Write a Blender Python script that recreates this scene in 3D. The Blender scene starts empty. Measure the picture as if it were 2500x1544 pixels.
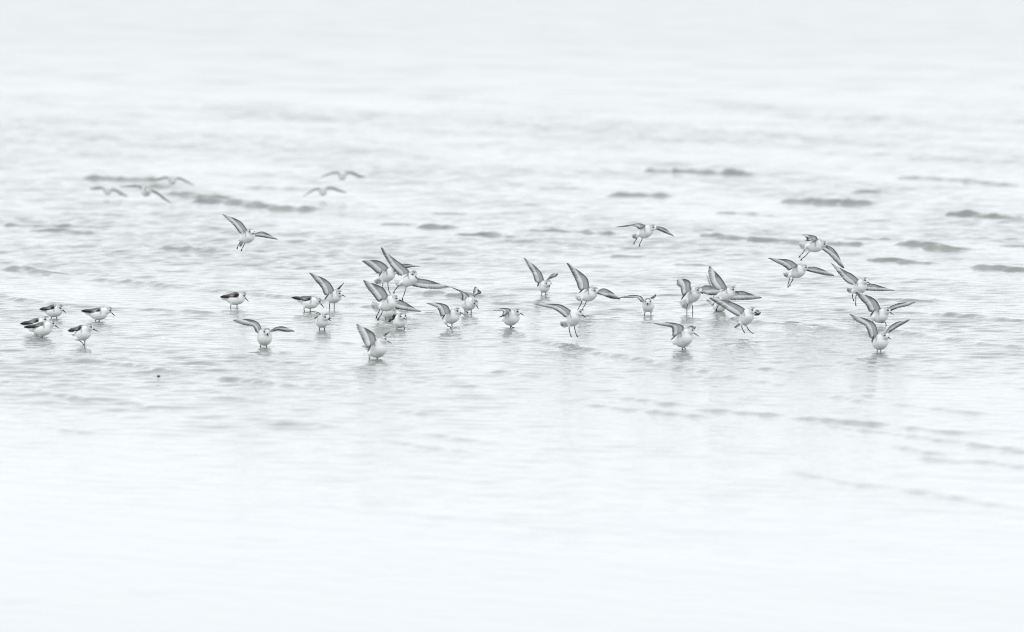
import bpy, math, random
import numpy as np
from mathutils import Vector

S = bpy.context.scene
COL = S.collection
rng = np.random.default_rng(7)
random.seed(7)

# ------------------------------------------------------------------ camera, sky, sun, exposure
F_PX, CX, CY = 21000.0, 1250.0, 772.0      # focal length and centre, in pixels of a 2500 wide picture
HORIZON = -150.0                           # the horizon lies above the frame
CAM_H = 1.98
PITCH = math.atan((CY - HORIZON) / F_PX)
cam = bpy.data.cameras.new('camera')
cam_o = bpy.data.objects.new('camera', cam)
COL.objects.link(cam_o)
cam_o.location = (0, 0, CAM_H)
cam_o.rotation_euler = (math.pi / 2 - PITCH, 0, 0)
cam.sensor_fit = 'HORIZONTAL'
cam.sensor_width = 36.0
cam.lens = 36.0 * F_PX / 2500.0
cam.clip_start = 0.5
cam.clip_end = 9000.0
cam.dof.use_dof = True
cam.dof.focus_distance = 44.0
cam.dof.aperture_fstop = cam.lens / 1000.0 / 0.064
S.camera = cam_o

SUN_EL, SUN_ROT = math.radians(52), math.radians(200)
world = bpy.data.worlds.new('World')
S.world = world
world.use_nodes = True
nt = world.node_tree
nt.nodes.clear()
w_out = nt.nodes.new('ShaderNodeOutputWorld')
w_bg = nt.nodes.new('ShaderNodeBackground')
w_sky = nt.nodes.new('ShaderNodeTexSky')
w_sky.sky_type = 'NISHITA'
w_sky.sun_disc = False
w_sky.sun_elevation = SUN_EL
w_sky.sun_rotation = SUN_ROT
w_sky.air_density = 1.0
w_sky.dust_density = 2.0
w_sky.ozone_density = 1.0
w_hsv = nt.nodes.new('ShaderNodeHueSaturation')       # cloud cover takes the blue out of the sky
w_hsv.inputs['Saturation'].default_value = 0.12
w_mix = nt.nodes.new('ShaderNodeMix')
w_mix.data_type = 'RGBA'
w_mix.inputs['Factor'].default_value = 0.85
w_mix.inputs['B'].default_value = (10.5, 10.9, 11.32, 1)   # an even, thin white overcast
nt.links.new(w_sky.outputs[0], w_hsv.inputs['Color'])
nt.links.new(w_hsv.outputs[0], w_mix.inputs['A'])
nt.links.new(w_mix.outputs['Result'], w_bg.inputs[0])
w_bg.inputs[1].default_value = 0.12
nt.links.new(w_bg.outputs[0], w_out.inputs[0])

sun = bpy.data.lights.new('sun', 'SUN')
sun.energy = 0.5
sun.angle = math.radians(60)
sun.color = (1.0, 0.97, 0.93)
sun_o = bpy.data.objects.new('sun', sun)
COL.objects.link(sun_o)
sd = Vector((math.sin(SUN_ROT) * math.cos(SUN_EL), math.cos(SUN_ROT) * math.cos(SUN_EL), math.sin(SUN_EL)))
sun_o.rotation_euler = sd.to_track_quat('Z', 'Y').to_euler()

S.render.engine = 'CYCLES'
S.cycles.use_denoising = True
S.cycles.filter_width = 1.0
S.cycles.max_bounces = 6
S.view_settings.view_transform = 'Standard'
S.view_settings.look = 'None'
S.view_settings.exposure = 0.08
S.view_settings.gamma = 1.0
S.view_settings.use_curve_mapping = False

# ------------------------------------------------------------------ picture position -> place in the world
CP, SP = math.cos(PITCH), math.sin(PITCH)

def at(px, py, Y):
    """point at depth Y seen at the picture position px, py"""
    x, y = (px - CX) / F_PX, (CY - py) / F_PX
    d = np.array([x, CP + y * SP, -SP + y * CP])
    return np.array([0, 0, CAM_H]) + d * (Y / d[1])

def water_depth(py):
    y = (CY - py) / F_PX
    return CAM_H * (CP + y * SP) / (SP - y * CP)

def on_water(px, py):
    return at(px, py, water_depth(py))

# ------------------------------------------------------------------ helpers
def obj(name, mesh, parent=None, mat=None):
    o = bpy.data.objects.new(name, mesh)
    COL.objects.link(o)
    if parent is not None:
        o.parent = parent
        o.location = -parent.location if not parent.parent else (0, 0, 0)
    if mat is not None:
        mesh.materials.append(mat)
    return o

def mesh_from(verts, faces, cols=None, smooth=True, name='shape'):
    me = bpy.data.meshes.new(name)
    me.from_pydata([tuple(v) for v in verts], [], faces)
    if cols is not None:
        a = me.color_attributes.new('Col', 'FLOAT_COLOR', 'POINT')
        a.data.foreach_set('color', np.asarray(cols, dtype=np.float32).ravel())
    me.polygons.foreach_set('use_smooth', [smooth] * len(me.polygons))
    me.update()
    return me

def norm(v):
    n = np.linalg.norm(v)
    return v / n if n > 1e-9 else v

def curve(pts, n):
    """n points evenly along a Catmull-Rom curve through pts"""
    P = [np.asarray(p, float) for p in pts]
    if len(P) == 2:
        return np.array([P[0] + (P[1] - P[0]) * t for t in np.linspace(0, 1, n)])
    P = [2 * P[0] - P[1]] + P + [2 * P[-1] - P[-2]]
    out = []
    for i in range(1, len(P) - 2):
        p0, p1, p2, p3 = P[i - 1:i + 3]
        t0, t1 = 0.0, max(np.linalg.norm(p1 - p0), 1e-5) ** .5
        t2 = t1 + max(np.linalg.norm(p2 - p1), 1e-5) ** .5
        t3 = t2 + max(np.linalg.norm(p3 - p2), 1e-5) ** .5
        for t in np.linspace(t1, t2, 14, endpoint=(i == len(P) - 3)):
            a1 = (t1 - t) / (t1 - t0) * p0 + (t - t0) / (t1 - t0) * p1
            a2 = (t2 - t) / (t2 - t1) * p1 + (t - t1) / (t2 - t1) * p2
            a3 = (t3 - t) / (t3 - t2) * p2 + (t - t2) / (t3 - t2) * p3
            b1 = (t2 - t) / (t2 - t0) * a1 + (t - t0) / (t2 - t0) * a2
            b2 = (t3 - t) / (t3 - t1) * a2 + (t - t1) / (t3 - t1) * a3
            out.append((t2 - t) / (t2 - t1) * b1 + (t - t1) / (t2 - t1) * b2)
    out = np.array(out)
    L = np.concatenate([[0], np.cumsum(np.linalg.norm(np.diff(out, axis=0), axis=1))])
    s = np.linspace(0, L[-1], n)
    return np.stack([np.interp(s, L, out[:, k]) for k in range(3)], 1)

def tube(pts, radii, seg=7):
    pts = np.asarray(pts, float)
    V, Fc = [], []
    n = len(pts)
    ref = np.array([0.31, 0.23, 0.92])
    for i in range(n):
        t = norm(pts[min(i + 1, n - 1)] - pts[max(i - 1, 0)])
        a = norm(np.cross(t, ref)) if abs(np.dot(t, ref)) < .98 else norm(np.cross(t, (1, 0, 0)))
        b = np.cross(t, a)
        for k in range(seg):
            w = 2 * math.pi * k / seg
            V.append(pts[i] + radii[i] * (a * math.cos(w) + b * math.sin(w)))
    for i in range(n - 1):
        for k in range(seg):
            Fc.append((i * seg + k, i * seg + (k + 1) % seg, (i + 1) * seg + (k + 1) % seg, (i + 1) * seg + k))
    Fc.append(tuple(range(seg))[::-1])
    Fc.append(tuple((n - 1) * seg + k for k in range(seg)))
    return V, Fc

def join(parts):
    V, Fc = [], []
    for v, f in parts:
        o = len(V)
        V += list(v)
        Fc += [tuple(i + o for i in q) for q in f]
    return V, Fc

def ball(c, r, axes=None, nu=12, nv=8):
    ax = np.eye(3) if axes is None else np.asarray(axes)
    r = np.asarray(r, float) * np.ones(3)
    V, Fc = [], []
    for j in range(nv + 1):
        th = math.pi * j / nv
        for i in range(nu):
            ph = 2 * math.pi * i / nu
            d = np.array([math.sin(th) * math.cos(ph), math.sin(th) * math.sin(ph), math.cos(th)]) * r
            V.append(np.asarray(c) + d @ ax)
    for j in range(nv):
        for i in range(nu):
            Fc.append((j * nu + i, (j + 1) * nu + i, (j + 1) * nu + (i + 1) % nu, j * nu + (i + 1) % nu))
    return V, Fc

# ------------------------------------------------------------------ materials
def new_mat(name):
    m = bpy.data.materials.new(name)
    m.use_nodes = True
    return m, m.node_tree, m.node_tree.nodes['Principled BSDF']

def plumage(name, translucent=0.0, bump=0.25, mottle_scale=260.0):
    m, t, b = new_mat(name)
    N = t.nodes
    att = N.new('ShaderNodeAttribute'); att.attribute_name = 'Col'
    tc = N.new('ShaderNodeTexCoord')
    no = N.new('ShaderNodeTexNoise'); no.inputs['Scale'].default_value = mottle_scale
    no.inputs['Detail'].default_value = 3.0
    t.links.new(tc.outputs['Object'], no.inputs['Vector'])
    rmp = N.new('ShaderNodeValToRGB')
    rmp.color_ramp.elements[0].position = 0.40; rmp.color_ramp.elements[0].color = (.16, .15, .14, 1)
    rmp.color_ramp.elements[1].position = 0.60; rmp.color_ramp.elements[1].color = (1.5, 1.5, 1.5, 1)
    t.links.new(no.outputs['Fac'], rmp.inputs[0])
    mul = N.new('ShaderNodeMix'); mul.data_type = 'RGBA'; mul.blend_type = 'MULTIPLY'
    t.links.new(att.outputs['Alpha'], mul.inputs['Factor'])      # alpha holds how strongly a region is mottled
    t.links.new(att.outputs['Color'], mul.inputs['A'])
    t.links.new(rmp.outputs[0], mul.inputs['B'])
    t.links.new(mul.outputs['Result'], b.inputs['Base Color'])
    b.inputs['Roughness'].default_value = 0.8
    b.inputs['Specular IOR Level'].default_value = 0.2
    b.inputs['Sheen Weight'].default_value = 0.35                 # soft down along the edges
    b.inputs['Sheen Roughness'].default_value = 0.5
    bp = N.new('ShaderNodeBump'); bp.inputs['Strength'].default_value = bump; bp.inputs['Distance'].default_value = 0.002
    n2 = N.new('ShaderNodeTexNoise'); n2.inputs['Scale'].default_value = 420; n2.inputs['Detail'].default_value = 2
    t.links.new(tc.outputs['Object'], n2.inputs['Vector'])
    t.links.new(n2.outputs['Fac'], bp.inputs['Height'])
    t.links.new(bp.outputs[0], b.inputs['Normal'])
    if translucent:
        tr = N.new('ShaderNodeBsdfTranslucent')
        lt = N.new('ShaderNodeGamma'); lt.inputs['Gamma'].default_value = .64   # a feather lets more light through than it throws back
        t.links.new(mul.outputs['Result'], lt.inputs['Color'])
        t.links.new(lt.outputs[0], tr.inputs['Color'])
        mx = N.new('ShaderNodeMixShader'); mx.inputs[0].default_value = translucent
        t.links.new(b.outputs[0], mx.inputs[1]); t.links.new(tr.outputs[0], mx.inputs[2])
        t.links.new(mx.outputs[0], N['Material Output'].inputs['Surface'])
    return m

M_BODY = plumage('body_plumage')
M_WING = plumage('wing_plumage', 0.80, 0.15)
M_QUILL = plumage('flight_feather', 0.60, 0.1)

def plain(name, col, rough, spec=.5):
    m, t, b = new_mat(name)
    N = t.nodes
    tc = N.new('ShaderNodeTexCoord')
    no = N.new('ShaderNodeTexNoise'); no.inputs['Scale'].default_value = 180; no.inputs['Detail'].default_value = 3
    t.links.new(tc.outputs['Object'], no.inputs['Vector'])
    r = N.new('ShaderNodeValToRGB')
    r.color_ramp.elements[0].color = tuple(c * .7 for c in col) + (1,)
    r.color_ramp.elements[1].color = tuple(c * 1.4 for c in col) + (1,)
    t.links.new(no.outputs['Fac'], r.inputs[0]); t.links.new(r.outputs[0], b.inputs['Base Color'])
    b.inputs['Roughness'].default_value = rough
    b.inputs['Specular IOR Level'].default_value = spec
    return m

M_BILL = plain('bill_horn', (.008, .008, .009), .5, .15)
M_LEG = plain('leg_skin', (.009, .009, .010), .55, .12)
M_EYE = plain('eye_gloss', (.006, .006, .006), .08)
M_STONE = plain('wet_stone', (.035, .034, .032), .3)

# ------------------------------------------------------------------ the water
# wave crests seen in the photograph: start, end (picture positions of the foot of the face), height of the face in pixels
CRESTS = [
    (204, 437, 300, 441, 15), (312, 455, 375, 462, 11), (396, 474, 458, 481, 12), (478, 494, 718, 513, 13),
    (8, 550, 95, 554, 7), (70, 564, 176, 571, 9), (386, 610, 505, 616, 9), (930, 547, 972, 549, 7),
    (1017, 556, 1100, 558, 11), (1106, 574, 1214, 580, 12), (1224, 589, 1276, 592, 7), (577, 459, 780, 463, 6),
    (1050, 522, 1080, 523, 6), (1575, 421, 1775, 427, 16), (1478, 478, 1626, 481, 12), (1908, 492, 2056, 498, 16),
    (2305, 526, 2382, 530, 16), (2428, 533, 2480, 535, 9), (2484, 544, 2540, 548, 12), (1279, 564, 1430, 571, 10),
    (1309, 590, 1420, 606, 6), (1488, 625, 1570, 627, 7), (1638, 645, 1688, 647, 6), (1697, 578, 1910, 597, 11),
    (2060, 583, 2186, 586, 7), (2175, 597, 2292, 609, 17), (2438, 602, 2520, 606, 7), (2116, 635, 2234, 643, 10),
    (2360, 654, 2560, 670, 14), (2009, 597, 2056, 599, 10), (1565, 719, 1622, 721, 9), (2136, 731, 2194, 733, 7),
    (2198, 433, 2412, 450, 8), (1602, 760, 1662, 763, 5), (0, 657, 62, 665, 9), (1310, 460, 1380, 462, 6),
    (1110, 742, 1135, 743, 5), (1340, 716, 1372, 717, 5), (945, 714, 1010, 717, 5), (1030, 717, 1120, 722, 8),
    (880, 750, 905, 752, 8), (640, 590, 700, 594, 4), (1180, 630, 1240, 634, 4), (150, 520, 260, 526, 5),
    (900, 420, 1010, 424, 5), (2474, 951, 2496, 952, 4), (0, 1466, 70, 1468, 3), (310, 1443, 345, 1446, 3), (2080, 470, 2150, 474, 6), (1750, 520, 1830, 524, 5), (60, 600, 150, 604, 5),
]
# long low swell lines that run slanting through the shallows
SWELLS = [
    (-60, 648, 214, 685, 6), (180, 681, 490, 706, 7), (460, 703, 760, 736, 7), (720, 732, 920, 750, 7), (880, 748, 1130, 775, 4),
    (-60, 718, 160, 747, 6), (140, 745, 340, 760, 5), (300, 755, 530, 768, 6), (90, 874, 250, 892, 6), (230, 888, 500, 922, 7),
    (480, 920, 760, 950, 6), (720, 946, 930, 966, 4), (640, 828, 900, 842, 5), (60, 954, 280, 987, 6), (250, 982, 420, 1002, 4),
    (650, 1036, 810, 1047, 6), (1140, 788, 1320, 832, 6), (1290, 828, 1470, 864, 7), (1440, 860, 1625, 895, 8), (1600, 888, 1830, 934, 6),
    (1800, 930, 1950, 950, 4), (1770, 775, 1900, 798, 7), (1880, 794, 2040, 813, 7), (2100, 803, 2300, 832, 7), (2280, 828, 2520, 856, 7),
    (2000, 758, 2280, 772, 5), (2260, 768, 2520, 789, 7), (1400, 985, 1580, 1006, 5), (1560, 1003, 1730, 1024, 7), (1680, 998, 1930, 1018, 6),
    (1920, 1018, 2180, 1042, 8), (2160, 1040, 2380, 1064, 5), (1940, 1030, 2210, 1067, 5), (2180, 1063, 2360, 1088, 7), (2340, 1084, 2540, 1110, 7),
    (1480, 968, 1670, 995, 6), (2030, 968, 2150, 990, 6), (2130, 986, 2420, 1014, 4), (2170, 1088, 2320, 1114, 6), (2300, 1110, 2540, 1150, 4),
    (2230, 1120, 2340, 1132, 6), (1000, 1058, 1210, 1086, 4), (1870, 1148, 2180, 1196, 5), (2150, 1190, 2520, 1245, 5), (900, 1070, 1160, 1112, 4),
    (1700, 745, 1790, 753, 6), (900, 800, 1010, 807, 5), (-20, 930, 100, 944, 5), (960, 1005, 1070, 1017, 5), (1830, 900, 1960, 915, 5),
    (1180, 905, 1330, 925, 4), (2000, 880, 2180, 900, 4), (380, 790, 520, 802, 4), (960, 870, 1120, 886, 4), (40, 1040, 260, 1066, 4),
]

def build_water():
    ys = [np.arange(13.0, 24.0, 0.08), np.arange(24.0, 38.0, 0.028), np.arange(38.0, 62.0, 0.020), np.arange(62.0, 92.0, 0.038)]
    y, extra, st = 92.0, [], 0.038
    while y < 6000:
        extra.append(y); st *= (1.0035 if st < .26 else 1.0 if y < 300 else 1.03); y += st
    Y = np.concatenate(ys + [np.array(extra)])
    fx = 0.0595 * 1.10                                          # half width of the finely divided fan, per metre
    cu = np.concatenate([[-40, -12, -4, -1.4, -.5, -.25, -.14, -.09], np.linspace(-fx, fx, 330), [.09, .14, .25, .5, 1.4, 4, 12, 40]])
    nx, ny = len(cu), len(Y)
    X2 = np.outer(Y, cu)
    Y2 = np.repeat(Y[:, None], nx, 1)
    Z = np.zeros_like(X2)
    # ripples: many small wave trains, mostly running obliquely to the shore
    g = np.random.default_rng(3)
    spac = np.maximum(np.gradient(Y)[:, None], 2 * fx * Y[:, None] / 330)
    patch = np.zeros_like(X2)
    for i in range(9):
        lam = g.uniform(1.2, 7); th = g.uniform(0, math.pi)
        patch += np.sin(2 * math.pi * (X2 * math.cos(th) * 1.6 + Y2 * math.sin(th) * .45) / lam + g.uniform(0, 6.28))
    patch = patch - .8 * X2 / (.0595 * Y2)                       # the breeze ruffles the left side a little more
    patch = np.clip(1.0 + .28 * patch / 2.0, .4, 1.7)
    depth_amp = np.interp(Y, [13, 26, 32, 40, 60, 90, 160, 400], [.12, .25, .50, .9, 1.0, 1.1, 1.2, 1.0])[:, None]
    far = np.interp(Y, [30, 45, 60, 90, 130, 200, 400], [.5, .6, .8, 1.6, 3.5, 4.5, 5.0])[:, None]
    for i in range(100):
        lam = .095 * (22.0 ** (i / 99.0))
        th = g.normal(math.radians(72), .70) if lam < .34 else g.normal(math.radians(36), .25)   # direction the train travels in
        kx, ky = math.cos(th), math.sin(th)
        slope = g.uniform(.6, 1.4) * np.where(lam < .34, .0160 * np.interp(Y, [30, 38, 46, 60, 75, 90], [.65, .85, 1.08, 1.12, 1.05, 1.0])[:, None], np.where(lam < 1.1, .0034 * far, .0024 * np.interp(Y, [85, 140], [1, 2.4])[:, None]))
        a = slope * lam / (2 * math.pi)
        fade = np.clip((lam / spac - 3.0) / 2.0, 0, 1)          # leave out what the grid cannot carry
        ph = g.uniform(0, 6.28)
        bend = .35 * np.sin(X2 / g.uniform(.4, 2.2) + ph) + .4 * np.sin(Y2 / g.uniform(.8, 4) + 2 * ph)
        Z += a * fade * patch * depth_amp * np.sin(2 * math.pi * (X2 * kx + Y2 * ky) / lam + ph + 2.2 * bend)
    # a slow swell
    for lam, th, sl in ((2.4, 1.25, .002), (3.7, 1.0, .002), (1.9, 1.5, .002), (6.0, 1.35, .002), (4.6, 1.8, .002)):
        Z += sl * lam / 6.283 * depth_amp * np.clip((lam / spac - 3) / 3, 0, 1) * np.sin(2 * math.pi * (X2 * math.cos(th) + Y2 * math.sin(th)) / lam + lam + 1.5 * np.sin(X2 / 2.3 + lam))
    pieces = []                                                 # slanting crests break up into short steps, each nearly level
    for k, (x0, y0, x1, y1, h) in enumerate(CRESTS + SWELLS):
        sw = k >= len(CRESTS)
        sl = (y1 - y0) / (x1 - x0)
        if abs(sl) < .03 or sw:
            pieces.append((x0, y0, x1, y1, h, sw)); continue
        x = x0
        while x < x1:
            ln = g.uniform(70, 140) if sw else g.uniform(70, 110)
            ym = y0 + (x + ln / 2 - x0) * sl + g.uniform(-1.5, 1.5)
            dy = ln / 2 * sl * (.62 if sw else .35)
            pieces.append((x, ym - dy, x + ln, ym + dy, h * (g.uniform(.5, 1.1) if sw else g.uniform(.8, 1.15)), sw))
            x += ln * (.62 if sw else .72)
    for x0, y0, x1, y1, h, swell in pieces:
        a, b = on_water(x0, y0), on_water(x1, y1)
        mpp = .5 * (a[1] + b[1]) / F_PX
        H = h * mpp * (.70 if not swell else .90)
        d = b[:2] - a[:2]; L = np.linalg.norm(d); d /= L
        n = np.array([d[1], -d[0]])                             # towards the camera
        if n[1] > 0: n = -n
        mid = .5 * (a + b)
        row = np.interp(mid[1], Y, np.gradient(Y)[...])
        wf = max(H * (1.05 if not swell else 1.6), 2.2 * row * abs(n[1]), 2.4 * 2 * fx * mid[1] / 330 * abs(n[0]))
        wb = max(.16, 5 * H) if not swell else .10
        ph = g.uniform(0, 6.28, 6)
        lo = np.searchsorted(Y, min(a[1], b[1]) - .6); hi = np.searchsorted(Y, max(a[1], b[1]) + 1.2)
        sx, sy = X2[lo:hi] - a[0], Y2[lo:hi] - a[1]
        t = (sx * d[0] + sy * d[1])
        u = t / L
        q = sx * n[0] + sy * n[1]
        wob = (np.sin(t / .11 + ph[0]) + .6 * np.sin(t / .047 + ph[1])) * .012 + .03 * np.sin(t / .35 + ph[2])
        q = q + wob * (1 if not swell else .8)
        rp = .13 if not swell else .25
        env = np.clip(u / rp, 0, 1) * np.clip((1 - u) / rp, 0, 1)
        env = env * env * (3 - 2 * env)
        env *= 1 + .30 * np.sin(t / .035 + ph[3]) * np.sin(t / .11 + ph[4]) - .25 * (np.sin(t / .21 + ph[5]) > .55)
        front = np.clip((wf - q) / wf, 0, 1); front = front * front * (3 - 2 * front)
        back = np.exp(-(np.minimum(q, 0) / wb) ** 2)
        Z[lo:hi] += H * env * np.where(q > 0, front, back)
    # the water lies calmer where the birds stand in it
    for b in BIRDS:
        if b['legs'] and abs(b['o'][1] + max(p[1] for lg in b['legs'] for p in lg) / 10.0 - b['wl']) < 6:
            c = on_water(b['o'][0] + b['C'][0] / 10.0, b['wl'])
            lo, hi = np.searchsorted(Y, c[1] - 2), np.searchsorted(Y, c[1] + 2)
            Z[lo:hi] *= 1 - .8 * np.exp(-((X2[lo:hi] - c[0]) / .11) ** 2 - ((Y2[lo:hi] - c[1]) / .6) ** 2)
    # rings that the wading legs send out
    for b in BIRDS:
        if not b['legs']: continue
        for lg in b['legs']:
            q = (b['o'][0] + lg[-1][0] / 10.0, b['o'][1] + lg[-1][1] / 10.0)
            if abs(q[1] - b['wl']) > 5: continue
            c = on_water(q[0], b['wl'])
            lo, hi = np.searchsorted(Y, c[1] - .45), np.searchsorted(Y, c[1] + .45)
            rr = np.hypot(X2[lo:hi] - c[0], Y2[lo:hi] - c[1])
            Z[lo:hi] += .0022 * np.cos(rr * 2 * math.pi / .075) * np.exp(-rr / .10) * np.clip((.42 - rr) / .1, 0, 1)
    V = np.stack([X2, Y2, Z], 2).reshape(-1, 3)
    idx = np.arange(nx * ny).reshape(ny, nx)
    Fq = np.stack([idx[:-1, :-1], idx[:-1, 1:], idx[1:, 1:], idx[1:, :-1]], 2).reshape(-1, 4)
    me = bpy.data.meshes.new('water')
    me.vertices.add(len(V)); me.vertices.foreach_set('co', V.astype(np.float32).ravel())
    me.loops.add(Fq.size); me.loops.foreach_set('vertex_index', Fq.astype(np.int32).ravel())
    me.polygons.add(len(Fq))
    me.polygons.foreach_set('loop_start', np.arange(0, Fq.size, 4, dtype=np.int32))
    me.polygons.foreach_set('use_smooth', np.ones(len(Fq), dtype=bool))
    me.update(calc_edges=True)
    m, t, b = new_mat('shallow_sea_water')
    N = t.nodes
    geo = N.new('ShaderNodeNewGeometry')
    sep = N.new('ShaderNodeSeparateXYZ'); t.links.new(geo.outputs['Position'], sep.inputs[0])
    # sand shows through more where the water thins out towards the shore
    mr = N.new('ShaderNodeMapRange'); mr.interpolation_type = 'SMOOTHSTEP'
    mr.inputs['From Min'].default_value = 24; mr.inputs['From Max'].default_value = 42
    mr.inputs['To Min'].default_value = 0; mr.inputs['To Max'].default_value = 1
    t.links.new(sep.outputs['Y'], mr.inputs[0])
    mp = N.new('ShaderNodeMapping'); mp.inputs['Scale'].default_value = (1.0, .35, 1)
    t.links.new(geo.outputs['Position'], mp.inputs['Vector'])
    n0 = N.new('ShaderNodeTexNoise'); n0.inputs['Scale'].default_value = .9; n0.inputs['Detail'].default_value = 4
    t.links.new(mp.outputs[0], n0.inputs['Vector'])
    r0 = N.new('ShaderNodeValToRGB')
    r0.color_ramp.elements[0].position = .35; r0.color_ramp.elements[0].color = (.172, .188, .172, 1)
    r0.color_ramp.elements[1].position = .65; r0.color_ramp.elements[1].color = (.232, .244, .226, 1)
    t.links.new(n0.outputs['Fac'], r0.inputs[0])
    mx = N.new('ShaderNodeMix'); mx.data_type = 'RGBA'
    mx.inputs['A'].default_value = (.32, .325, .32, 1)
    t.links.new(mr.outputs[0], mx.inputs['Factor']); t.links.new(r0.outputs[0], mx.inputs['B'])
    t.links.new(mx.outputs['Result'], b.inputs['Base Color'])
    b.inputs['IOR'].default_value = 1.333
    rg = N.new('ShaderNodeMapRange')                              # far out, waves too small to tell apart roughen the mirror
    rg.inputs['From Min'].default_value = 48; rg.inputs['From Max'].default_value = 165
    rg.inputs['To Min'].default_value = .07; rg.inputs['To Max'].default_value = .165
    t.links.new(sep.outputs['Y'], rg.inputs[0]); t.links.new(rg.outputs[0], b.inputs['Roughness'])
    n1 = N.new('ShaderNodeTexNoise'); n1.inputs['Scale'].default_value = 9.0; n1.inputs['Detail'].default_value = 4; n1.inputs['Roughness'].default_value = .55
    mp1 = N.new('ShaderNodeMapping'); mp1.inputs['Scale'].default_value = (1.0, .8, 1); mp1.inputs['Rotation'].default_value = (0, 0, .5)
    t.links.new(geo.outputs['Position'], mp1.inputs['Vector']); t.links.new(mp1.outputs[0], n1.inputs['Vector'])
    bp = N.new('ShaderNodeBump'); bp.inputs['Strength'].default_value = 1.0
    mr2 = N.new('ShaderNodeMapRange'); mr2.interpolation_type = 'SMOOTHSTEP'       # calmer in the thin water near the shore
    mr2.inputs['From Min'].default_value = 26; mr2.inputs['From Max'].default_value = 44
    mr2.inputs['To Min'].default_value = .0022; mr2.inputs['To Max'].default_value = .0075
    t.links.new(sep.outputs['Y'], mr2.inputs[0]); t.links.new(mr2.outputs[0], bp.inputs['Distance'])
    t.links.new(n1.outputs['Fac'], bp.inputs['Height'])
    t.links.new(bp.outputs[0], b.inputs['Normal'])
    o = obj('water', me, None, m)
    o['kind'] = 'structure'

def build_sand():
    n = 40
    V, Fc = [], []
    ysz = [-60, -20, 0, 8, 13.5, 20, 40, 100, 400, 1500, 7000]
    zz = [3.0, 1.2, .5, .2, -.03, -.05, -.07, -.15, -.6, -1.5, -3]
    for y, z in zip(ysz, zz):
        w = 60 + abs(y) * 45
        for i in range(n + 1):
            V.append((-w + 2 * w * i / n, y, z + (.03 * math.sin(i * 1.7 + y) if y < 5 else 0)))
    for j in range(len(ysz) - 1):
        for i in range(n):
            Fc.append((j * (n + 1) + i, j * (n + 1) + i + 1, (j + 1) * (n + 1) + i + 1, (j + 1) * (n + 1) + i))
    m, t, b = new_mat('wet_sand')
    no = t.nodes.new('ShaderNodeTexNoise'); no.inputs['Scale'].default_value = 6; no.inputs['Detail'].default_value = 8
    r = t.nodes.new('ShaderNodeValToRGB')
    r.color_ramp.elements[0].color = (.30, .28, .25, 1); r.color_ramp.elements[1].color = (.45, .43, .39, 1)
    t.links.new(no.outputs['Fac'], r.inputs[0]); t.links.new(r.outputs[0], b.inputs['Base Color'])
    b.inputs['Roughness'].default_value = .55
    o = obj('sand', mesh_from(V, Fc), None, m)
    o['kind'] = 'structure'

build_sand()

# ------------------------------------------------------------------ the birds
WHITE = np.array([.89, .893, .897, 0.0])
GREY = np.array([.37, .365, .36, 0.75])
UP = np.array([0, 0, 1.0])

def mixc(a, b, t):
    t = float(np.clip(t, 0, 1))
    return np.asarray(a) * (1 - t) + np.asarray(b) * t

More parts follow.
